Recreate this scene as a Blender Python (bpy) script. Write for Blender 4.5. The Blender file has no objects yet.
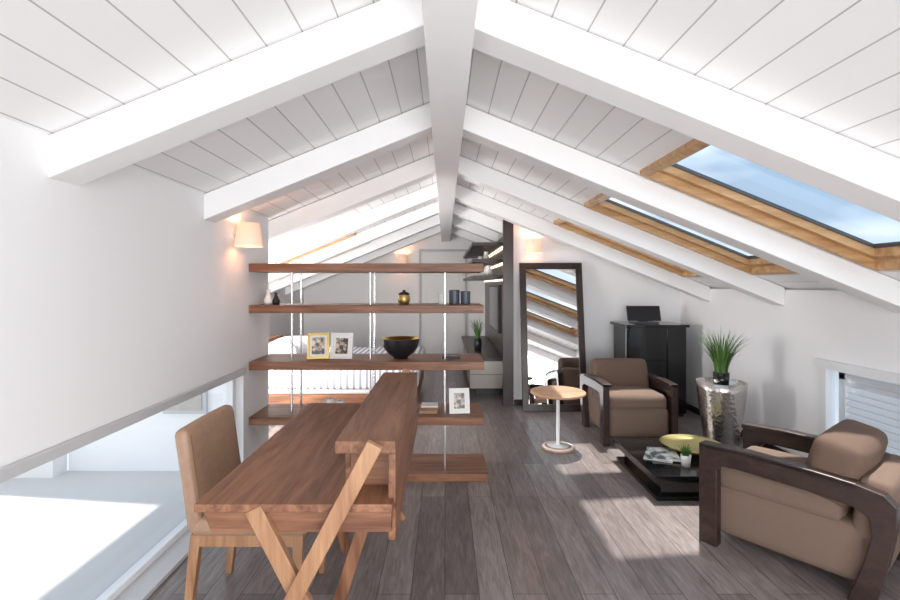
import bpy, bmesh, math, random
from mathutils import Vector, Matrix
random.seed(4)
scene = bpy.context.scene
try:
    scene.view_settings.view_transform = 'Standard'
    scene.view_settings.look = 'None'
except Exception: pass

# ---------------------------------------------------------------- materials
def new_mat(name):
    m = bpy.data.materials.new(name); m.use_nodes = True
    nt = m.node_tree; b = nt.nodes['Principled BSDF']
    return m, nt, b
def C(c): return (c[0], c[1], c[2], 1)
def plain(name, col, rough=0.5, metal=0.0, bump=0.0, bscale=60, emis=None, estr=0, spec=0.5, var=0.0, sheen=0):
    m, nt, b = new_mat(name)
    b.inputs['Base Color'].default_value = C(col)
    b.inputs['Roughness'].default_value = rough
    b.inputs['Metallic'].default_value = metal
    b.inputs['Specular IOR Level'].default_value = spec
    if sheen: b.inputs['Sheen Weight'].default_value = sheen
    if emis:
        b.inputs['Emission Color'].default_value = C(emis)
        b.inputs['Emission Strength'].default_value = estr
    tc = nt.nodes.new('ShaderNodeTexCoord')
    nz = nt.nodes.new('ShaderNodeTexNoise'); nz.inputs['Scale'].default_value = bscale
    nz.inputs['Detail'].default_value = 4
    nt.links.new(tc.outputs['Object'], nz.inputs['Vector'])
    if bump:
        bp = nt.nodes.new('ShaderNodeBump'); bp.inputs['Strength'].default_value = bump
        bp.inputs['Distance'].default_value = 0.01
        nt.links.new(nz.outputs['Fac'], bp.inputs['Height']); nt.links.new(bp.outputs[0], b.inputs['Normal'])
    if var:
        mx = nt.nodes.new('ShaderNodeMixRGB')
        mx.inputs[1].default_value = C([c*(1-var) for c in col]); mx.inputs[2].default_value = C([min(1,c*(1+var)) for c in col])
        nt.links.new(nz.outputs['Fac'], mx.inputs[0]); nt.links.new(mx.outputs[0], b.inputs['Base Color'])
    return m
def wood(name, c1, c2, axis='Y', rough=0.45, scale=1.0):
    m, nt, b = new_mat(name)
    tc = nt.nodes.new('ShaderNodeTexCoord'); mp = nt.nodes.new('ShaderNodeMapping')
    s = {'X': (1.2, 14, 14), 'Y': (14, 1.2, 14), 'Z': (14, 14, 1.2)}[axis]
    mp.inputs['Scale'].default_value = [v*scale for v in s]
    nt.links.new(tc.outputs['Object'], mp.inputs['Vector'])
    n1 = nt.nodes.new('ShaderNodeTexNoise'); n1.inputs['Scale'].default_value = 1.0
    n1.inputs['Detail'].default_value = 8; n1.inputs['Distortion'].default_value = 1.2
    nt.links.new(mp.outputs[0], n1.inputs['Vector'])
    n2 = nt.nodes.new('ShaderNodeTexNoise'); n2.inputs['Scale'].default_value = 7.0
    n2.inputs['Detail'].default_value = 3
    nt.links.new(mp.outputs[0], n2.inputs['Vector'])
    ad = nt.nodes.new('ShaderNodeMath'); ad.operation = 'MULTIPLY_ADD'; ad.inputs[1].default_value = 0.35
    nt.links.new(n2.outputs['Fac'], ad.inputs[0]); nt.links.new(n1.outputs['Fac'], ad.inputs[2])
    cr = nt.nodes.new('ShaderNodeValToRGB')
    cr.color_ramp.elements[0].position = 0.48; cr.color_ramp.elements[0].color = C(c1)
    cr.color_ramp.elements[1].position = 0.88; cr.color_ramp.elements[1].color = C(c2)
    nt.links.new(ad.outputs[0], cr.inputs[0]); nt.links.new(cr.outputs[0], b.inputs['Base Color'])
    b.inputs['Roughness'].default_value = rough
    return m
def planks(name, c1, c2, mortar, row, length, msize, rough, grain=0.0, bump=0.3):
    m, nt, b = new_mat(name)
    tc = nt.nodes.new('ShaderNodeTexCoord'); mp = nt.nodes.new('ShaderNodeMapping')
    mp.inputs['Rotation'].default_value = (0, 0, math.radians(90))
    nt.links.new(tc.outputs['Object'], mp.inputs['Vector'])
    sx = nt.nodes.new('ShaderNodeSeparateXYZ'); cx = nt.nodes.new('ShaderNodeCombineXYZ')
    nt.links.new(mp.outputs[0], sx.inputs[0]); nt.links.new(sx.outputs[0], cx.inputs[0]); nt.links.new(sx.outputs[1], cx.inputs[1])
    bk = nt.nodes.new('ShaderNodeTexBrick')
    bk.offset = 0.37; bk.offset_frequency = 2; bk.squash = 1
    bk.inputs['Scale'].default_value = 1.0
    bk.inputs['Brick Width'].default_value = length; bk.inputs['Row Height'].default_value = row
    bk.inputs['Mortar Size'].default_value = msize; bk.inputs['Mortar Smooth'].default_value = 0.1
    bk.inputs['Bias'].default_value = 0.0
    bk.inputs['Color1'].default_value = C(c1); bk.inputs['Color2'].default_value = C(c2)
    bk.inputs['Mortar'].default_value = C(mortar)
    nt.links.new(cx.outputs[0], bk.inputs['Vector'])
    out = bk.outputs['Color']
    if grain:
        for sc, ns, g in (((18,2.4,1),1.5,grain), ((70,5,1),1.5,grain*.8)):
            m2 = nt.nodes.new('ShaderNodeMapping'); m2.inputs['Scale'].default_value = sc
            nt.links.new(tc.outputs['Object'], m2.inputs['Vector'])
            nz = nt.nodes.new('ShaderNodeTexNoise'); nz.inputs['Scale'].default_value = ns; nz.inputs['Detail'].default_value = 8
            nz.inputs['Distortion'].default_value = 1.2
            nt.links.new(m2.outputs[0], nz.inputs['Vector'])
            cr = nt.nodes.new('ShaderNodeValToRGB')
            cr.color_ramp.elements[0].position = 0.33; cr.color_ramp.elements[0].color = C([1-g, 1-g*1.05, 1-g*1.1])
            cr.color_ramp.elements[1].position = 0.67; cr.color_ramp.elements[1].color = C([1+g*0.6]*3)
            nt.links.new(nz.outputs['Fac'], cr.inputs[0])
            mx = nt.nodes.new('ShaderNodeMixRGB'); mx.blend_type = 'MULTIPLY'; mx.inputs[0].default_value = 1
            nt.links.new(out, mx.inputs[1]); nt.links.new(cr.outputs[0], mx.inputs[2]); out = mx.outputs[0]
    nt.links.new(out, b.inputs['Base Color'])
    b.inputs['Roughness'].default_value = rough
    bp = nt.nodes.new('ShaderNodeBump'); bp.inputs['Strength'].default_value = bump; bp.inputs['Distance'].default_value = 0.004
    bp.invert = True
    nt.links.new(bk.outputs['Fac'], bp.inputs['Height']); nt.links.new(bp.outputs[0], b.inputs['Normal'])
    return m
def stripes(name, a, b_, scale, axis=0):
    m, nt, b = new_mat(name)
    tc = nt.nodes.new('ShaderNodeTexCoord'); sp = nt.nodes.new('ShaderNodeSeparateXYZ')
    nt.links.new(tc.outputs['Object'], sp.inputs[0])
    mu = nt.nodes.new('ShaderNodeMath'); mu.operation = 'MULTIPLY'; mu.inputs[1].default_value = scale
    nt.links.new(sp.outputs[axis], mu.inputs[0])
    fr = nt.nodes.new('ShaderNodeMath'); fr.operation = 'FRACT'; nt.links.new(mu.outputs[0], fr.inputs[0])
    gt = nt.nodes.new('ShaderNodeMath'); gt.operation = 'GREATER_THAN'; gt.inputs[1].default_value = 0.6
    nt.links.new(fr.outputs[0], gt.inputs[0])
    mx = nt.nodes.new('ShaderNodeMixRGB'); mx.inputs[1].default_value = C(a); mx.inputs[2].default_value = C(b_)
    nt.links.new(gt.outputs[0], mx.inputs[0]); nt.links.new(mx.outputs[0], b.inputs['Base Color'])
    b.inputs['Roughness'].default_value = 0.9
    return m
def glass_mat():
    m = bpy.data.materials.new('clear_glass'); m.use_nodes = True; nt = m.node_tree
    for n in list(nt.nodes): nt.nodes.remove(n)
    o = nt.nodes.new('ShaderNodeOutputMaterial'); t = nt.nodes.new('ShaderNodeBsdfTransparent')
    t.inputs[0].default_value = (0.97, 0.985, 1, 1)
    g = nt.nodes.new('ShaderNodeBsdfGlossy'); g.inputs['Roughness'].default_value = 0.02
    mx = nt.nodes.new('ShaderNodeMixShader'); mx.inputs[0].default_value = 0.05
    nt.links.new(t.outputs[0], mx.inputs[1]); nt.links.new(g.outputs[0], mx.inputs[2]); nt.links.new(mx.outputs[0], o.inputs[0])
    return m
def picture_mat(name, c1, c2, c3, scale=25):
    m, nt, b = new_mat(name)
    tc = nt.nodes.new('ShaderNodeTexCoord')
    v = nt.nodes.new('ShaderNodeTexNoise'); v.inputs['Scale'].default_value = scale; v.inputs['Detail'].default_value = 2
    nt.links.new(tc.outputs['Object'], v.inputs['Vector'])
    cr = nt.nodes.new('ShaderNodeValToRGB'); cr.color_ramp.interpolation = 'CONSTANT'
    cr.color_ramp.elements[0].color = C(c1); cr.color_ramp.elements[1].position = 0.47; cr.color_ramp.elements[1].color = C(c2)
    e = cr.color_ramp.elements.new(0.58); e.color = C(c3)
    nt.links.new(v.outputs['Fac'], cr.inputs[0]); nt.links.new(cr.outputs[0], b.inputs['Base Color'])
    b.inputs['Roughness'].default_value = 0.3
    return m

M_wall = plain('wall_paint', (0.87, 0.865, 0.87), 0.85, bump=0.05, bscale=150)
M_beam = plain('beam_paint', (0.91, 0.90, 0.895), 0.55, bump=0.12, bscale=18)
M_ceil = planks('ceiling_boards', (0.92, 0.91, 0.905), (0.885, 0.875, 0.87), (0.50, 0.49, 0.48), 0.135, 6.0, 0.003, 0.6, bump=0.4)
M_floor = planks('floor_planks', (0.165, 0.138, 0.135), (0.28, 0.243, 0.236), (0.05, 0.04, 0.04), 0.165, 1.7, 0.002, 0.28, grain=0.28, bump=0.3)
WA = ((0.115, 0.040, 0.019), (0.315, 0.145, 0.075))
M_walX = wood('walnut_x', *WA, axis='X'); M_walY = wood('walnut_y', *WA, axis='Y'); M_walZ = wood('walnut_z', *WA, axis='Z')
M_walL = wood('walnut_light', (0.25, 0.115, 0.055), (0.45, 0.25, 0.135), axis='Z')
M_pine = wood('pine', (0.44, 0.23, 0.09), (0.68, 0.42, 0.21), axis='X')
M_wenge = wood('wenge', (0.022, 0.011, 0.009), (0.045, 0.025, 0.021), axis='Y', rough=0.35)
M_wengeZ = wood('wenge_z', (0.022, 0.012, 0.010), (0.042, 0.025, 0.021), axis='Z', rough=0.3)
M_uph = plain('taupe_fabric', (0.18, 0.122, 0.092), 0.9, bump=0.25, bscale=250)
M_uph2 = plain('brown_cushion_fabric', (0.135, 0.083, 0.06), 0.85, bump=0.25, bscale=250)
M_leather = plain('tan_leather', (0.35, 0.215, 0.14), 0.42, bump=0.25, bscale=40, var=0.18)
M_stitch = plain('leather_seam', (0.20, 0.12, 0.08), 0.6)
M_chrome = plain('brushed_steel', (0.75, 0.75, 0.76), 0.25, 1.0)
M_white = plain('white_lacquer', (0.82, 0.82, 0.81), 0.4)
M_whitep = plain('white_plastic', (0.82, 0.83, 0.84), 0.35)
M_black = plain('black_lacquer', (0.008, 0.008, 0.009), 0.08)
M_blackm = plain('black_matt', (0.012, 0.012, 0.014), 0.4)
M_grey = plain('grey_aluminium', (0.45, 0.46, 0.48), 0.35, 0.5)
M_lgrey = plain('light_grey_paint', (0.55, 0.55, 0.56), 0.5)
M_dgrey = plain('dark_grey_metal', (0.09, 0.095, 0.10), 0.4, 0.3)
M_gold = plain('gold_leaf', (0.75, 0.52, 0.12), 0.28, 1.0)
M_brass = plain('olive_gold_tray', (0.50, 0.44, 0.17), 0.3, 0.4)
M_glass = glass_mat()
M_mirror = plain('mirror_silver', (0.92, 0.92, 0.92), 0.01, 1.0)
M_shade = plain('lamp_shade', (0.9, 0.72, 0.58), 0.8, emis=(1.0, 0.60, 0.40), estr=0.35)
M_led = plain('led_strip', (1, 0.9, 0.7), 0.8, emis=(1.0, 0.75, 0.5), estr=5)
M_leaf = plain('grass_leaf', (0.08, 0.17, 0.035), 0.5, var=0.5, bscale=15)
M_linen = plain('white_linen', (0.82, 0.82, 0.83), 0.9, bump=0.5, bscale=8)
M_blanket = stripes('striped_blanket', (0.80, 0.80, 0.82), (0.33, 0.33, 0.40), 14, 0)
M_paper = plain('paper', (0.85, 0.84, 0.80), 0.7)
M_deck = plain('deck_tiles', (0.62, 0.61, 0.60), 0.8, bump=0.1)
M_deckwall = plain('render_wall', (0.80, 0.79, 0.78), 0.9)
M_beige = plain('beige_drawer', (0.45, 0.42, 0.38), 0.4)
M_top = wood('side_table_veneer', (0.42, 0.22, 0.12), (0.62, 0.38, 0.24), axis='X')
M_pic1 = picture_mat('photo_print_a', (0.05, 0.10, 0.08), (0.45, 0.35, 0.25), (0.75, 0.72, 0.62))
M_pic2 = picture_mat('photo_print_b', (0.08, 0.06, 0.05), (0.35, 0.30, 0.26), (0.70, 0.55, 0.45), 30)
M_mag = picture_mat('magazine_cover', (0.10, 0.13, 0.15), (0.55, 0.60, 0.60), (0.9, 0.92, 0.92), 14)
M_goldframe = plain('gilt_frame', (0.55, 0.38, 0.14), 0.35, 0.8)
M_wax = plain('candle_wax', (0.85, 0.83, 0.76), 0.6)
M_canister = plain('slate_canister', (0.06, 0.07, 0.10), 0.35)
M_deskleg = M_walZ

M_hammer, nt, b = new_mat('hammered_silver')
b.inputs['Base Color'].default_value = C((0.62, 0.59, 0.56)); b.inputs['Metallic'].default_value = 1; b.inputs['Roughness'].default_value = 0.26
tc = nt.nodes.new('ShaderNodeTexCoord'); vo = nt.nodes.new('ShaderNodeTexVoronoi'); vo.inputs['Scale'].default_value = 38
bp = nt.nodes.new('ShaderNodeBump'); bp.inputs['Strength'].default_value = 0.5; bp.inputs['Distance'].default_value = 0.005
nt.links.new(tc.outputs['Object'], vo.inputs['Vector']); nt.links.new(vo.outputs['Distance'], bp.inputs['Height']); nt.links.new(bp.outputs[0], b.inputs['Normal'])

# ---------------------------------------------------------------- builder
class B:
    def __init__(s, name, T=None):
        s.name = name; s.v = []; s.f = []; s.fm = []; s.fs = []; s.mats = []; s.T = T
    def mi(s, m):
        if m not in s.mats: s.mats.append(m)
        return s.mats.index(m)
    def add(s, vs, fs, m, smooth=False, M=None):
        o = len(s.v); k = s.mi(m)
        for p in vs:
            p = Vector(p)
            if M is not None: p = M @ p
            if s.T is not None: p = s.T @ p
            s.v.append(p)
        for f in fs:
            s.f.append([o+i for i in f]); s.fm.append(k); s.fs.append(smooth)
    HEX = [(0,3,2,1),(4,5,6,7),(0,1,5,4),(1,2,6,5),(2,3,7,6),(3,0,4,7)]
    def box(s, x0, x1, y0, y1, z0, z1, m, M=None):
        s.add([(x0,y0,z0),(x1,y0,z0),(x1,y1,z0),(x0,y1,z0),(x0,y0,z1),(x1,y0,z1),(x1,y1,z1),(x0,y1,z1)], B.HEX, m, M=M)
    def prism(s, pts, ext, m, M=None, smooth=False):
        n = len(pts); e = Vector(ext)
        vs = [Vector(p) for p in pts] + [Vector(p)+e for p in pts]
        fs = [tuple(range(n-1,-1,-1)), tuple(range(n, 2*n))] + [(i,(i+1)%n,n+(i+1)%n,n+i) for i in range(n)]
        s.add(vs, fs, m, M=M)
    def bar(s, p0, p1, w, t, m, side=(0,1,0), M=None):
        p0 = Vector(p0); p1 = Vector(p1); d = (p1-p0).normalized(); sd = Vector(side).normalized()
        a = d.cross(sd).normalized()*w/2; c = sd*t/2
        vs = [p0-a-c, p0+a-c, p0+a+c, p0-a+c, p1-a-c, p1+a-c, p1+a+c, p1-a+c]
        s.add(vs, B.HEX, m, M=M)
    def cyl(s, p0, p1, r0, r1, m, seg=20, M=None):
        p0 = Vector(p0); p1 = Vector(p1); d = (p1-p0).normalized()
        a = d.orthogonal().normalized(); c = d.cross(a)
        r = [(math.cos(2*math.pi*i/seg), math.sin(2*math.pi*i/seg)) for i in range(seg)]
        v0 = [p0+(a*x+c*y)*r0 for x,y in r]; v1 = [p1+(a*x+c*y)*r1 for x,y in r]
        s.add(v0+v1, [(i,(i+1)%seg,seg+(i+1)%seg,seg+i) for i in range(seg)], m, True, M)
        s.add(v0, [tuple(range(seg-1,-1,-1))], m, False, M); s.add(v1, [tuple(range(seg))], m, False, M)
    def lathe(s, c, prof, m, seg=32, M=None, smooth=True):
        vs = []; fs = []
        for r,z in prof:
            for i in range(seg):
                a = 2*math.pi*i/seg; vs.append((c[0]+r*math.cos(a), c[1]+r*math.sin(a), c[2]+z))
        for j in range(len(prof)-1):
            for i in range(seg):
                k = (i+1)%seg; fs.append((j*seg+i, j*seg+k, (j+1)*seg+k, (j+1)*seg+i))
        s.add(vs, fs, m, smooth, M)
    def rbox(s, c, half, r, m, puff=(0,0,0), M=None):
        def samp(h):
            L = [-h, -h+.12*r, -h+.4*r, -h+r] + [(-1+2*i/5)*(h-r) for i in range(1,5)] + [h-r, h-.4*r, h-.12*r, h]
            return L
        S = [samp(h) for h in half]; n = len(S[0]); idx = {}; vs = []; fs = []
        def vid(i,j,k):
            if (i,j,k) in idx: return idx[(i,j,k)]
            p = [S[0][i], S[1][j], S[2][k]]
            q = [max(-(half[a]-r), min(half[a]-r, p[a])) for a in range(3)]
            d = Vector([p[a]-q[a] for a in range(3)])
            if d.length > 1e-9: d = d.normalized()*r
            o = [q[a]+d[a] for a in range(3)]
            u = [p[a]/half[a] for a in range(3)]
            for a in range(3):
                b_, e = (a+1)%3, (a+2)%3
                o[a] *= 1 + puff[a]*(1-u[b_]**2)*(1-u[e]**2)
            idx[(i,j,k)] = len(vs); vs.append((o[0]+c[0], o[1]+c[1], o[2]+c[2])); return idx[(i,j,k)]
        for a in range(n-1):
            for b_ in range(n-1):
                for e, fl in ((0,True),(n-1,False)):
                    for ax in range(3):
                        def P(x,y):
                            t = [0,0,0]; t[ax] = e; t[(ax+1)%3] = x; t[(ax+2)%3] = y; return vid(*t)
                        q = (P(a,b_),P(a+1,b_),P(a+1,b_+1),P(a,b_+1))
                        fs.append(q[::-1] if fl else q)
        s.add(vs, fs, m, True, M)
    def done(s, bevel=0.0, origin=None):
        lo = Vector([min(p[a] for p in s.v) for a in range(3)]); hi = Vector([max(p[a] for p in s.v) for a in range(3)])
        og = Vector(((lo.x+hi.x)/2, (lo.y+hi.y)/2, lo.z)) if origin is None else Vector(origin)
        me = bpy.data.meshes.new(s.name)
        me.from_pydata([tuple(p-og) for p in s.v], [], s.f)
        for m in s.mats: me.materials.append(m)
        for p, k, sm in zip(me.polygons, s.fm, s.fs): p.material_index = k; p.use_smooth = sm
        bm = bmesh.new(); bm.from_mesh(me); bmesh.ops.recalc_face_normals(bm, faces=bm.faces); bm.to_mesh(me); bm.free()
        ob = bpy.data.objects.new(s.name, me); ob.location = og
        scene.collection.objects.link(ob)
        if bevel:
            md = ob.modifiers.new('bevel', 'BEVEL'); md.width = bevel; md.segments = 2; md.limit_method = 'ANGLE'; md.angle_limit = math.radians(50)
        return ob

# ---------------------------------------------------------------- room
RH, SL = 2.68, 0.407
def h(x): return RH - SL*abs(x)
def sbox(bd, x0, x1, y0, y1, d0, d1, m):
    vs = [(x0,y0,h(x0)+d0),(x1,y0,h(x1)+d0),(x1,y1,h(x1)+d0),(x0,y1,h(x0)+d0),
          (x0,y0,h(x0)+d1),(x1,y0,h(x1)+d1),(x1,y1,h(x1)+d1),(x0,y1,h(x0)+d1)]
    bd.add(vs, B.HEX, m)
YN = -1.6
O0 = (0,0,0)
f = B('floor')
f.prism([(-1.5,YN,-.1),(3.0,YN,-.1),(3.0,10.1,-.1),(-3.0,10.1,-.1),(-3.0,4.0,-.1),(-1.5,4.0,-.1)], (0,0,.1), M_floor)
f.done(origin=O0)

SKR = [(2.02,2.92),(3.19,4.09),(4.36,5.26)]
SKL = [(5.53,6.43),(6.70,7.60)]
SX0, SX1 = 1.185, 2.62
c = B('ceiling')
CT = .095
def roof(side, xmax, y0, y1, holes):
    s = side
    sbox(c, 0, s*SX0, y0, y1, 0, CT, M_ceil)
    sbox(c, s*SX1, s*xmax, y0, y1, 0, CT, M_ceil)
    y = y0
    for a, b_ in holes:
        sbox(c, s*SX0, s*SX1, y, a, 0, CT, M_ceil); y = b_
    sbox(c, s*SX0, s*SX1, y, y1, 0, CT, M_ceil)
roof(1, 3.1, YN, 10.15, SKR)
roof(-1, 3.1, 3.95, 10.15, SKL)
sbox(c, 0, -1.66, YN, 3.95, 0, CT, M_ceil)
c.done(origin=O0)

rid = B('ridge_beam'); rid.box(-.075, .105, YN, 10.0, 2.40, 2.66, M_beam); rid.done(0.006)
for i in range(-1, 8):
    yb = 0.64 + 1.17*i
    for s in (1, -1):
        xe = 2.94 if s > 0 else (1.5 if yb < 3.9 else 2.94)
        if s > 0 and yb > 5.9: xe = .85
        xi = .106 if s > 0 else .076
        r = B('rafter'); x0, x1 = s*xi, s*xe
        r.prism([(x0,yb,h(x0)-.005),(x1,yb,h(x1)-.005),(x1,yb,h(x1)-.165),(x0,yb,h(x0)-.165)], (0,.16,0), M_beam)
        r.done(0.006)

for n, (s, (a, b_)) in enumerate([(1,q) for q in SKR] + [(-1,q) for q in SKL]):
    w = B('window_%d' % (n+1))
    def sb(u0, u1, y0, y1, d0, d1, m): sbox(w, s*u0, s*u1, y0, y1, d0, d1, m)
    t = .04
    sb(SX0, SX0+t, a, b_, -.03, CT, M_pine); sb(SX1-t, SX1, a, b_, -.03, CT, M_pine)
    sb(SX0+t, SX1-t, a, a+t, -.03, CT, M_pine); sb(SX0+t, SX1-t, b_-t, b_, -.03, CT, M_pine)
    i0, i1, ja, jb = SX0+t, SX1-t, a+t, b_-t; u = .045
    sb(i0, i0+.06, ja, jb, .02, .075, M_grey); sb(i1-u, i1, ja, jb, .02, .075, M_pine)
    sb(i0+.06, i1-u, ja, ja+u, .02, .075, M_pine); sb(i0+.06, i1-u, jb-u, jb, .02, .075, M_pine)
    sb(i0, i1, ja, ja+u+.014, .073, .088, M_dgrey); sb(i0, i1, jb-u-.014, jb, .068, .088, M_dgrey)
    sb(i0, i0+.074, ja, jb, .0732, .0878, M_dgrey); sb(i1-u-.014, i1, ja, jb, .068, .0878, M_dgrey)
    sb(i0+.06, i1-u, ja+u, jb-u, .080, .084, M_glass)
    w.done(0, origin=O0)

def gable(name, pts, ext, m=M_wall):
    w = B(name); w.prism(pts, ext, m); return w.done(origin=O0)
ZW = h(1.5)
w = B('wall_left')
w.prism([(-1.5,YN,.87),(-1.66,YN,.87),(-1.66,YN,h(1.66)),(-1.5,YN,ZW)], (0,3.57-YN,0), M_wall)
w.prism([(-1.5,3.57,0),(-1.66,3.57,0),(-1.66,3.57,h(1.66)),(-1.5,3.57,ZW)], (0,3.95-3.57,0), M_wall)
w.done(origin=O0)
gable('wall_left_return', [(-3.1,3.95,-.1),(-1.5,3.95,-.1),(-1.5,3.95,ZW),(-3.1,3.95,h(3.1))], (0,.13,0))
gable('wall_left_rear', [(-3.1,4.08,0),(-2.94,4.08,0),(-2.94,4.08,h(2.94)),(-3.1,4.08,h(3.1))], (0,6.1,0))
w = B('wall_right')
WY0, WY1 = 1.95, 3.74
def wr(y0, y1, z0, z1): w.box(2.94, 3.10, y0, y1, z0, z1, M_wall)
wr(YN, WY0, 0, h(3.0)); wr(WY1, 6.15, 0, h(3.0)); wr(WY0, WY1, 0, .32); wr(WY0, WY1, .90, h(3.0))
w.done(origin=O0)
gable('wall_back_right', [(.85,6.0,0),(3.1,6.0,0),(3.1,6.0,h(3.1)),(.85,6.0,h(.85))], (0,.15,0))
gable('wall_corridor', [(.85,6.15,0),(1.0,6.15,0),(1.0,6.15,h(1.0)),(.85,6.15,h(.85))], (0,4.0,0))
gable('wall_back', [(-3.1,10.0,0),(.85,10.0,0),(.85,10.0,h(.85)),(0,10.0,RH),(-3.1,10.0,h(3.1))], (0,.15,0))
bb = B('baseboard_right'); bb.box(2.925, 2.94, YN, 6.0, 0, .07, M_wenge); bb.done()
bb = B('baseboard_back'); bb.box(.86, 2.925, 5.985, 6.0, 0, .07, M_wenge); bb.done()
tr = B('trim_1'); tr.box(-1.5, -1.475, YN, 3.57, .84, .885, M_lgrey); tr.box(-1.66, -1.5, YN, 3.57, .84, .869, M_lgrey); tr.done(0.003)
tr = B('trim_2'); tr.box(-1.66, -1.42, YN, 3.57, .0, .025, M_lgrey); tr.done(0.004)

d = B('door_1')
d.box(-.54, -.50, 9.96, 9.999, 0, 2.24, M_lgrey); d.box(.42, .46, 9.96, 9.999, 0, 2.24, M_lgrey); d.box(-.50, .42, 9.96, 9.999, 2.20, 2.24, M_lgrey)
d.box(-.49, .41, 9.975, 9.999, 0, 2.19, M_white); d.cyl((-.42,9.93,1.0),(-.30,9.93,1.0),.01,.01,M_chrome); d.cyl((-.42,9.93,1.0),(-.42,9.98,1.0),.01,.01,M_chrome)
d.done()

w = B('window_6')
for y in (3.53, .95): w.box(-1.60, -1.55, y-.025, y+.025, .025, .84, M_whitep)
w.box(-1.60, -1.55, YN, 3.505, .025, .06, M_whitep)
w.box(-1.58, -1.575, YN, 3.505, .06, .84, M_glass)
w.done(0.003)
t = B('terrace'); t.box(-4.0, -1.66, -6, 3.949, -.16, -.03, M_deck); t.done()
t = B('terrace_parapet'); t.box(-4.0, -3.85, -6, 3.949, -.03, .95, M_deckwall); t.box(-3.85, -3.105, 3.80, 3.949, -.03, .95, M_deckwall)
for y in (-1.0, .8, 2.6): t.box(-3.86, -3.84, y, y+.02, -.03, .95, M_lgrey)
t.done()
t = B('terrace_shutter'); t.box(-2.30, -1.95, 3.91, 3.948, .45, .74, M_lgrey); t.box(-2.27,-1.98,3.90,3.91,.48,.71,M_beige); t.done()

w = B('window_7')
y0, y1, z0, z1 = WY0, WY1, .32, .90
w.box(2.90, 3.0, y0-.03, y1+.03, z1-.04, z1+.025, M_whitep); w.box(2.92, 3.0, y0-.01, y1+.01, z0-.03, z0+.03, M_whitep)
w.box(2.925, 3.0, y1-.05, y1+.015, z0+.03, z1-.04, M_whitep); w.box(2.925, 3.0, y0, y0+.05, z0+.03, z1-.04, M_whitep)
w.box(2.985, 3.02, y1-.16, y1-.10, z0+.03, z1-.06, M_whitep)
w.box(2.985, 3.02, 2.80, 2.86, z0+.03, z1-.06, M_whitep)
w.box(2.985, 3.02, y0, y1-.10, z1-.11, z1-.06, M_whitep)
for i in range(9):
    z = z0+.05+i*.048
    ya_, yb_ = y0+.05, y1-.16
    w.add([(2.985,ya_,z),(2.985,yb_,z),(3.03,yb_,z+.04),(3.03,ya_,z+.04),(2.989,ya_,z-.008),(2.989,yb_,z-.008),(3.034,yb_,z+.032),(3.034,ya_,z+.032)], B.HEX, M_whitep)
w.box(2.96, 2.965, y0+.05, y1-.05, z0+.03, z1-.04, M_glass)
w.done(0.002)

# ---------------------------------------------------------------- shelving unit
s = B('shelving_unit')
Y0, Y1 = 3.66, 4.10
XL = -1.497
for (x0, x1, z0, z1) in [(XL,.295,1.60,1.665),(XL,.295,1.285,1.345),(XL,.30,.85,.915),(XL,.295,.43,.49),(-.50,.33,0,.06)]:
    s.box(x0, x1, Y0, Y1, z0, z1, M_walX)
for x in (-1.2, -.585, .0):
    for y in (3.76, 4.0):
        for (a, b_) in [(1.345,1.60),(.915,1.285),(.49,.85)] + ([(.06,.43)] if x > -.3 else []):
            s.cyl((x,y,a),(x,y,b_),.009,.009,M_chrome,10)
s.done(0.004)

def frame(name, x, y, z, wd, ht, rim, mf, mp, tilt=12, rot=0):
    T = Matrix.Translation((x,y,z)) @ Matrix.Rotation(math.radians(rot),4,'Z') @ Matrix.Rotation(math.radians(-tilt),4,'X')
    b_ = B(name, T); w2 = wd/2
    b_.box(-w2, w2, -.008, .010, 0, rim, mf); b_.box(-w2, w2, -.008, .010, ht-rim, ht, mf)
    b_.box(-w2, -w2+rim, -.008, .010, rim, ht-rim, mf); b_.box(w2-rim, w2, -.008, .010, rim, ht-rim, mf)
    b_.box(-w2+rim, w2-rim, .0, .010, rim, ht-rim, M_paper)
    k = rim+.018
    b_.box(-w2+k, w2-k, -.002, .0, k, ht-k, mp)
    b_.T = T @ Matrix.Translation((0,.01,ht*.7)) @ Matrix.Rotation(math.radians(28+tilt*.4),4,'X')
    b_.box(-.02,.02,0,.004,-ht*.68,0,M_blackm)
    return b_.done(0.001)
frame('photo_frame', -1.0, 3.78, .918, .17, .205, .018, M_goldframe, M_pic1, rot=8)
frame('photo_frame', -.82, 3.78, .918, .18, .205, .022, M_white, M_pic2, rot=-6)
frame('photo_frame', .115, 3.76, .493, .16, .195, .02, M_white, M_pic2, rot=6)
bw = B('decorative_bowl')
bw.lathe((-.355,3.84,.916), [(0,0),(.055,0),(.06,.012),(.10,.04),(.138,.09),(.152,.16)], M_blackm, 40)
bw.lathe((-.355,3.84,.916), [(.152,.16),(.148,.16),(.133,.09),(.09,.045),(.0,.02)], M_gold, 40); bw.done()
j = B('lidded_jar'); j.lathe((-.33,3.86,1.346), [(0,0),(.035,0),(.048,.02),(.05,.05),(.042,.075)], M_goldframe, 24)
j.lathe((-.33,3.86,1.346), [(.044,.075),(.046,.085),(.03,.095),(.012,.10),(.012,.112),(0,.115)], M_blackm, 24); j.done()
for x, mm, r, hh in ((-.02,M_white,.03,.085),(.075,M_canister,.042,.115),(.165,M_canister,.038,.105)):
    j = B('storage_canister'); j.lathe((x,3.86,1.346), [(0,0),(r,0),(r,hh*.8),(r*1.04,hh*.8),(r*1.04,hh*.96),(r*.9,hh),(0,hh)], mm, 24, smooth=False); j.done()
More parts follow.
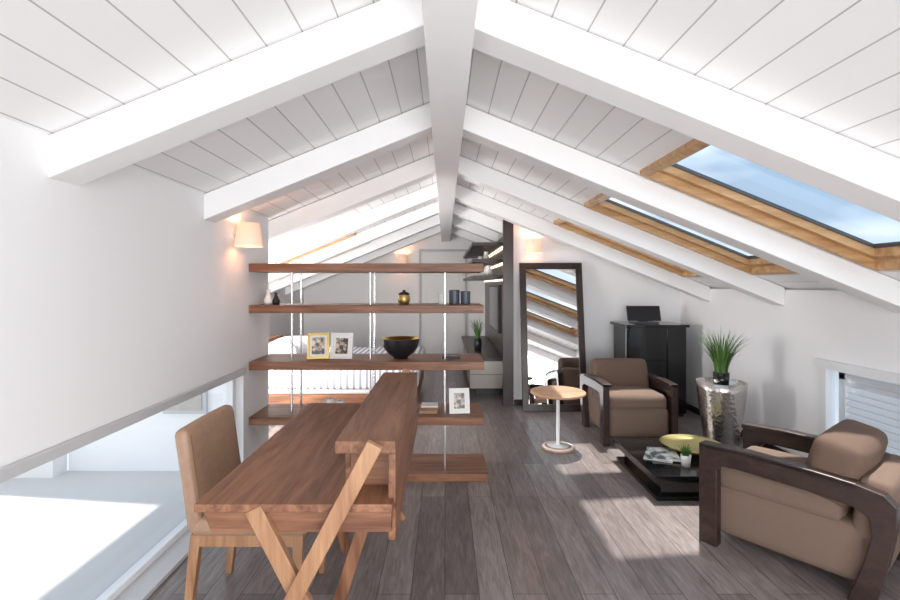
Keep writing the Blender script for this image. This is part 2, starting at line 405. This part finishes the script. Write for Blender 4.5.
for x, k in ((-1.39,1.1),(-1.33,.9)):
    j = B('bud_vase'); j.lathe((x,3.78,1.346), [(0,0),(.028*k,0),(.034*k,.03*k),(.02*k,.06*k),(.011*k,.085*k),(.017*k,.105*k),(.010*k,.105*k)], M_white if k>1 else M_blackm, 20); j.done()
for x, hh in ((-.985,.07),(-.915,.10),(-.84,.085)):
    j = B('pillar_candle'); j.lathe((x,3.84,.491), [(0,0),(.036,0),(.036,hh),(.03,hh+.003),(0,hh-.004)], M_wax, 24)
    j.cyl((x,3.84,.491+hh-.004),(x,3.84,.491+hh+.015),.002,.002,M_blackm,6); j.done()
bk = B('notebook_stack'); bk.box(-.20,-.06,3.76,3.93,.491,.515,M_leather); bk.box(-.19,-.05,3.77,3.92,.515,.535,M_walX); bk.box(-.19,-.055,3.78,3.91,.535,.545,M_paper); bk.done(.002)
rm = B('remote_control'); rm.box(-.02,.12,3.81,3.85,.916,.934,M_blackm); rm.box(0,.02,3.82,3.84,.934,.937,M_whitep); rm.box(.04,.10,3.82,3.84,.934,.937,M_grey); rm.done(.004)

# ---------------------------------------------------------------- desk
d = B('writing_desk')
xa, xb, ya, yb = -.86, -.18, 1.64, 3.05
d.box(xa, xb, ya, yb, .722, .75, M_walY)
d.prism([(xa+.02,ya+.02,.722),(xa+.05,ya+.02,.645),(xb-.005,ya+.02,.645),(xb-.005,ya+.02,.722)], (0,.03,0), M_walX)
d.prism([(xa+.02,yb-.05,.722),(xa+.05,yb-.05,.645),(xb-.005,yb-.05,.645),(xb-.005,yb-.05,.722)], (0,.03,0), M_walX)
d.prism([(xa+.02,ya+.05,.722),(xa+.05,ya+.05,.645),(xa+.07,ya+.05,.645),(xa+.045,ya+.05,.722)], (0,yb-ya-.10,0), M_walY)
d.box(xa+.06, xb-.005, ya+.05, yb-.05, .645, .66, M_walY)
d.box(-.388, -.174, 1.69, 3.03, .905, .95, M_walY)
d.box(-.20, -.174, 1.69, 3.03, .60, .905, M_walY)
d.box(-.375, -.355, 1.80, 3.0, .75, .905, M_walY)
d.box(-.355, -.20, 2.95, 2.97, .75, .905, M_walX)
d.box(-.355, -.20, 1.80, 1.82, .75, .905, M_walX)
for yy, n in ((ya-.005, 0), (yb+.0, 1)):
    d.bar((-.235,yy-.02,.965),(-.745,yy-.02,0.0),.055,.03,M_walL)
    d.bar((-.655,yy+.012,.735),(-.275,yy+.012,0.0),.06,.03,M_walL)
d.bar((-.29,1.93,.65),(-.50,1.93,0),.05,.035,M_deskleg)
d.bar((-.73,2.7,.65),(-.55,2.7,0),.05,.035,M_deskleg)
d.done(0.003)

ch = B('desk_chair')
ch.T = Matrix.Translation((-1.11,2.31,0))
for yy in (-.205, .205):
    ch.prism([(-.035,yy-.018,0),(-.005,yy-.018,0),(.045,yy-.018,.40),(.0,yy-.018,.40)], (0,.036,0), M_walL)
    ch.prism([(.455,yy-.018,0),(.48,yy-.018,0),(.49,yy-.018,.40),(.445,yy-.018,.40)], (0,.036,0), M_walL)
    ch.box(.0, .49, yy-.015, yy+.015, .36, .41, M_walL)
ch.box(.45,.48,-.19,.19,.36,.41,M_walL); ch.box(.01,.035,-.19,.19,.36,.41,M_walL)
ch.rbox((.255,0,.445),(.26,.235,.042),.035,M_leather,(0,0,.15))
R = Matrix.Translation((.02,0,.44)) @ Matrix.Rotation(math.radians(-8),4,'Y')
ch.rbox((0,0,.21),(.033,.235,.225),.028,M_leather,(.12,0,.03),M=R)
for yy in (-.212,.210):
    ch.box(.0325,.0345,yy,yy+.003,.02,.40,M_stitch,M=R); ch.box(-.0345,-.0325,yy,yy+.003,.02,.40,M_stitch,M=R)
ch.done()

# ---------------------------------------------------------------- armchairs
def armchair(loc, rot, W=.70, D=.78, cf=.25, ct=.085, lean=-16):
    T = Matrix.Translation(loc) @ Matrix.Rotation(math.radians(rot),4,'Z')
    a = B('armchair', T); w = W/2; dd = D/2
    for sgn in (-1, 1):
        xo = sgn*w; xi = sgn*(w-.06)
        x0, ex = min(xo,xi), .06
        out = [(-dd,0),(-dd,.575),(-dd+.25,.582),(dd-.30,.572),(dd-.14,.560),(dd-.04,.54),(dd,.50),(dd-.0,.40),(dd-.03,.22),(dd-.08,0),
               (dd-.18,0),(dd-.12,.20),(dd-.09,.34),(dd-.10,.42),(dd-.16,.45),(dd-.32,.465),(-dd+.20,.475),(-dd+.125,.47),(-dd+.10,.44),(-dd+.10,0)]
        a.prism([(x0,y,z) for y,z in out], (ex,0,0), M_wenge)
        pts = [(-dd,.576),(-dd+.25,.584),(dd-.30,.574),(dd-.14,.562)]
        a.prism([(x0-(.02 if sgn>0 else -.0),y,z) for y,z in pts]+[(x0-(.02 if sgn>0 else 0),y,z-.03) for y,z in pts[::-1]], (ex+.02,0,0), M_wenge)
    wi = w-.062
    a.rbox((0,-.02,.20),(wi,dd-.05,.145),.05,M_uph,(0,.02,.05))
    a.rbox((0,-.08,.385),(wi-.005,dd-.13,.075),.05,M_uph,(0,.03,.12))
    R = Matrix.Translation((0,dd-.15,.24)) @ Matrix.Rotation(math.radians(-6),4,'X')
    a.rbox((0,.03,.15),(wi,.07,.20),.05,M_uph,(0,.05,0),M=R)
    R2 = Matrix.Translation((0,dd-cf,.43)) @ Matrix.Rotation(math.radians(lean),4,'X')
    a.rbox((0,0,.14),(wi-.002,ct,.16),.05,M_uph2,(.02,.20,.04),M=R2)
    return a.done(0.006)
armchair((1.82,4.85,0), 0)
fd = Vector((-.62,.785)); rt = Vector((.785,.62))
th = math.degrees(math.atan2(fd.x, -fd.y))
fl = Vector((1.49,2.82))
D2, W2 = .86, .70
cc = fl - fd*D2/2 + rt*W2/2
armchair((cc.x,cc.y,0), th, W2, D2, .29, .105, -14)

# ---------------------------------------------------------------- coffee table & things
t = B('coffee_table')
t.box(1.45, 2.2, 3.31, 4.14, .13, .18, M_black); t.box(1.52, 2.14, 3.37, 4.07, .03, .13, M_black); t.box(1.47,2.18,3.33,4.12,0,.03,M_black)
t.done(.004)
t = B('magazine')
t.T = Matrix.Translation((1.66,3.72,.181)) @ Matrix.Rotation(math.radians(-28),4,'Z')
t.box(-.10,.10,-.14,.14,0,.006,M_paper); t.box(-.10,.10,-.14,.14,.006,.008,M_mag)
t.T = t.T @ Matrix.Translation((.03,.01,.008)) @ Matrix.Rotation(math.radians(14),4,'Z')
t.box(-.10,.10,-.14,.14,0,.008,M_paper); t.box(-.10,.10,-.14,.14,.008,.010,M_mag)
t.done()
t = B('decorative_tray')
t.lathe((1.955,3.80,.181), [(0,0),(.09,0),(.10,.008),(.20,.045),(.235,.065),(.23,.068),(.195,.05),(.10,.018),(0,.014)], M_brass, 48); t.done()
def grass(name, c, r, hh, n, pot=None, spread=1.0):
    g = B(name)
    if pot: pot(g)
    for i in range(n):
        a = random.uniform(0,2*math.pi); r0 = r*math.sqrt(random.random()); L = hh*random.uniform(.6,1.05)
        ln = random.uniform(.15,.95)*spread; wd = random.uniform(.003,.006)*(1+hh)
        p = Vector((c[0]+r0*math.cos(a), c[1]+r0*math.sin(a), c[2])); dr = Vector((math.cos(a),math.sin(a),0)); sd = Vector((-math.sin(a),math.cos(a),0))
        vs = []; N = 6
        for k in range(N+1):
            t_ = k/N; q = p + dr*L*ln*.55*t_**1.8 + Vector((0,0,L*(t_ - .22*ln*t_**2.5))); ww = wd*(1-t_)**.6+.0003
            vs += [q-sd*ww, q+sd*ww]
        g.add(vs, [(2*k,2*k+1,2*k+3,2*k+2) for k in range(N)], M_leaf, True)
    return g.done()
def pot1(g):
    g.lathe((2.44,4.24,0), [(0,0),(.12,0),(.125,.02),(.15,.22),(.178,.42),(.195,.58),(.20,.65),(.19,.65),(.182,.61),(0,.59)], M_hammer, 48)
    g.lathe((2.44,4.24,.59), [(0,0),(.06,0),(.065,.14),(.058,.14),(.055,.12),(0,.12)], M_black, 24)
grass('potted_grass', (2.44,4.24,.70), .05, .44, 150, pot1, 1.1)
def pot2(g):
    g.lathe((1.755,3.50,.181), [(0,0),(.03,0),(.036,.08),(.031,.08),(.03,.065),(0,.065)], M_white, 24)
grass('small_potted_plant', (1.755,3.50,.245), .022, .10, 60, pot2, 1.2)
t = B('side_table')
t.lathe((1.04,4.42,0), [(0,0),(.145,0),(.15,.008),(.14,.02),(.03,.035),(.016,.05),(.016,.49),(.04,.497)], M_whitep, 40)
t.lathe((1.04,4.42,0), [(0,.005),(.152,.003),(.152,.014),(.10,.028)], M_top, 40)
t.lathe((1.04,4.42,0), [(0,.495),(.23,.495),(.25,.505),(.25,.52),(.24,.525),(0,.525)], M_top, 48)
t.done()

ang = math.degrees(math.atan2(.26,1.77))
t = B('floor_mirror', Matrix.Translation((1.305,5.69,0)) @ Matrix.Rotation(math.radians(-ang),4,'X'))
W, H, r = .385, 1.79, .075
t.box(-W,W,-.02,.02,0,r+.01,M_wengeZ); t.box(-W,W,-.02,.02,H-r,H,M_wengeZ)
t.box(-W,-W+r,-.02,.02,r,H-r,M_wengeZ); t.box(W-r,W,-.02,.02,r,H-r,M_wengeZ)
t.box(-W+r,W-r,-.005,.01,r,H-r,M_mirror); t.box(-W+.01,W-.01,.01,.018,.01,H-.01,M_blackm); t.done(.004)

t = B('black_cabinet')
t.box(2.08,2.74,5.45,5.92,.04,1.02,M_black); t.box(2.04,2.76,5.41,5.94,1.02,1.05,M_black); t.box(2.10,2.72,5.47,5.9,0,.04,M_blackm)
t.box(2.04,2.50,5.41,5.45,.66,1.02,M_black)
t.box(2.52,2.73,5.435,5.45,.06,1.0,M_black); t.box(2.10,2.50,5.435,5.45,.06,.64,M_black)
t.done(.003)
t = B('small_monitor')
t.box(2.22,2.50,5.60,5.80,1.051,1.065,M_dgrey)
t.box(2.30,2.42,5.72,5.74,1.065,1.10,M_dgrey)
t.prism([(2.17,5.68,1.075),(2.56,5.68,1.075),(2.56,5.73,1.25),(2.17,5.73,1.25)],(0,.025,0),M_blackm)
t.done(.002)

def wall_lamp(x, y, z, nx, ny, k=1.0):
    b_ = B('wall_lamp')
    px, py = x+nx*.10*k, y+ny*.10*k
    prof = [(.088*k,-.075*k),(.066*k,.075*k),(.062*k,.075*k),(.084*k,-.075*k)]
    b_.lathe((px,py,z), prof, M_shade, 32)
    b_.cyl((x,y,z),(x+nx*.012,y+ny*.012,z),.035*k,.035*k,M_white,20)
    b_.cyl((x+nx*.01,y+ny*.01,z),(px,py,z),.007,.007,M_chrome,8)
    b_.cyl((px,py,z-.01),(px,py,z+.04),.012,.012,M_white,12)
    b_.done()
    L = bpy.data.lights.new('wall_lamp_bulb','POINT'); L.energy = 2.6; L.color = (1,.52,.30); L.shadow_soft_size = .03
    o = bpy.data.objects.new('wall_lamp_bulb', L); o.location = (px,py,z+.06); scene.collection.objects.link(o)
wall_lamp(-1.5, 3.40, 1.855, 1, 0, 1.1)
wall_lamp(1.08, 6.0, 1.98, 0, -1, 1.15)
wall_lamp(-.88, 10.0, 2.02, 0, -1, 1.3)

b_ = B('bed')
b_.box(-2.45,-.32,5.25,7.2,.12,.30,M_walX); b_.box(-2.35,-.42,5.35,7.1,0,.12,M_blackm)
b_.rbox((-1.39,6.22,.42),(1.04,.95,.13),.06,M_linen)
b_.rbox((-1.15,6.20,.47),(.86,.99,.115),.06,M_blanket,(0,0,.05))
for y in (5.75,6.65): b_.rbox((-2.1,y,.66),(.26,.38,.09),.08,M_linen,(.05,.05,.4))
b_.box(-2.52,-2.45,5.2,7.25,0,.75,M_walZ)
b_.done()

t = B('tv_shelving')
t.box(.80,.849,6.16,9.6,0,h(.80)-.18,M_wengeZ); t.box(.72,.849,5.95,5.998,0,h(.85)-.01,M_wengeZ)
for z in (1.58,1.80,2.02):
    t.box(.36,.80,6.35,9.5,z,z+.045,M_wenge); t.box(.77,.80,6.4,9.45,z-.02,z-.003,M_led)
t.done(.002)
t = B('television'); t.box(.765,.799,6.9,8.2,.80,1.50,M_blackm); t.box(.760,.765,6.93,8.17,.83,1.47,M_black); t.done(.003)
t = B('media_cabinet')
t.box(.34,.795,6.5,9.3,.10,.47,M_beige); t.box(.32,.797,6.48,9.32,.47,.51,M_wenge); t.box(.42,.795,6.55,9.25,0,.10,M_blackm)
for y in (7.43,8.37): t.box(.335,.34,y,y+.01,.11,.46,M_blackm)
t.box(.34,.79,6.495,6.5,.285,.29,M_blackm)
t.done(.002)
def pot3(g): g.lathe((.50,7.3,.511), [(0,0),(.05,0),(.06,.10),(.05,.18),(.04,.18),(.04,.15),(0,.15)], M_blackm, 24)
grass('potted_fern', (.50,7.3,.66), .03, .38, 60, pot3, 1.1)
for z, ys in ((1.626,(6.6,6.9,7.8)),(1.846,(7.0,8.2))):
    for y in ys:
        j = B('shelf_vase'); j.lathe((.6,y,z), [(0,0),(.04,0),(.05,.05),(.03,.11),(.035,.14)], M_white, 20); j.done()

# ---------------------------------------------------------------- world, lights, camera
wd = bpy.data.worlds.new('sky'); scene.world = wd; wd.use_nodes = True; nt = wd.node_tree
bg = nt.nodes['Background']
tc = nt.nodes.new('ShaderNodeTexCoord'); nz = nt.nodes.new('ShaderNodeTexNoise'); nz.inputs['Scale'].default_value = 2.5; nz.inputs['Detail'].default_value = 3
mpw = nt.nodes.new('ShaderNodeMapping'); mpw.inputs['Scale'].default_value = (1,1,3.5)
cr = nt.nodes.new('ShaderNodeValToRGB')
cr.color_ramp.elements[0].position = .38; cr.color_ramp.elements[0].color = (.20,.275,.36,1)
cr.color_ramp.elements[1].position = .72; cr.color_ramp.elements[1].color = (.72,.76,.80,1)
nt.links.new(tc.outputs['Generated'], mpw.inputs[0]); nt.links.new(mpw.outputs[0], nz.inputs['Vector']); nt.links.new(nz.outputs['Fac'], cr.inputs[0]); nt.links.new(cr.outputs[0], bg.inputs[0])
bg.inputs[1].default_value = 2.5
L = bpy.data.lights.new('sun','SUN'); L.energy = 7.5; L.angle = math.radians(2.0); L.color = (1,.94,.86)
o = bpy.data.objects.new('sun', L); scene.collection.objects.link(o)
o.rotation_euler = Vector((-.30,-.56,-1.9)).to_track_quat('-Z','Y').to_euler()
def area(name, loc, dirv, sx, sy, e, col=(1,1,1)):
    L = bpy.data.lights.new(name,'AREA'); L.shape = 'RECTANGLE'; L.size = sx; L.size_y = sy; L.energy = e; L.color = col
    o = bpy.data.objects.new(name, L); scene.collection.objects.link(o); o.location = loc
    o.rotation_euler = Vector(dirv).to_track_quat('-Z','Z').to_euler()
area('rear_fill_light', (.75,-1.5,1.15), (0,1,.18), 3.6, 1.9, 135, (1,.99,.98))  # added fill behind the camera to brighten the room; no window modelled there
area('bedroom_fill_light', (-2.3,4.25,.95), (.45,1,.15), 1.0, 1.0, 100, (1,.985,.97))  # extra fill hidden behind the return wall, lifts the bed area; not a window

cam = bpy.data.cameras.new('camera'); co = bpy.data.objects.new('camera', cam); scene.collection.objects.link(co)
co.location = (0,0,1.5); co.rotation_euler = (math.radians(90),0,0)
cam.sensor_width = 36; cam.lens = 480/900*36; cam.shift_x = 5/900; cam.shift_y = -15/900; cam.clip_start = .05
scene.camera = co
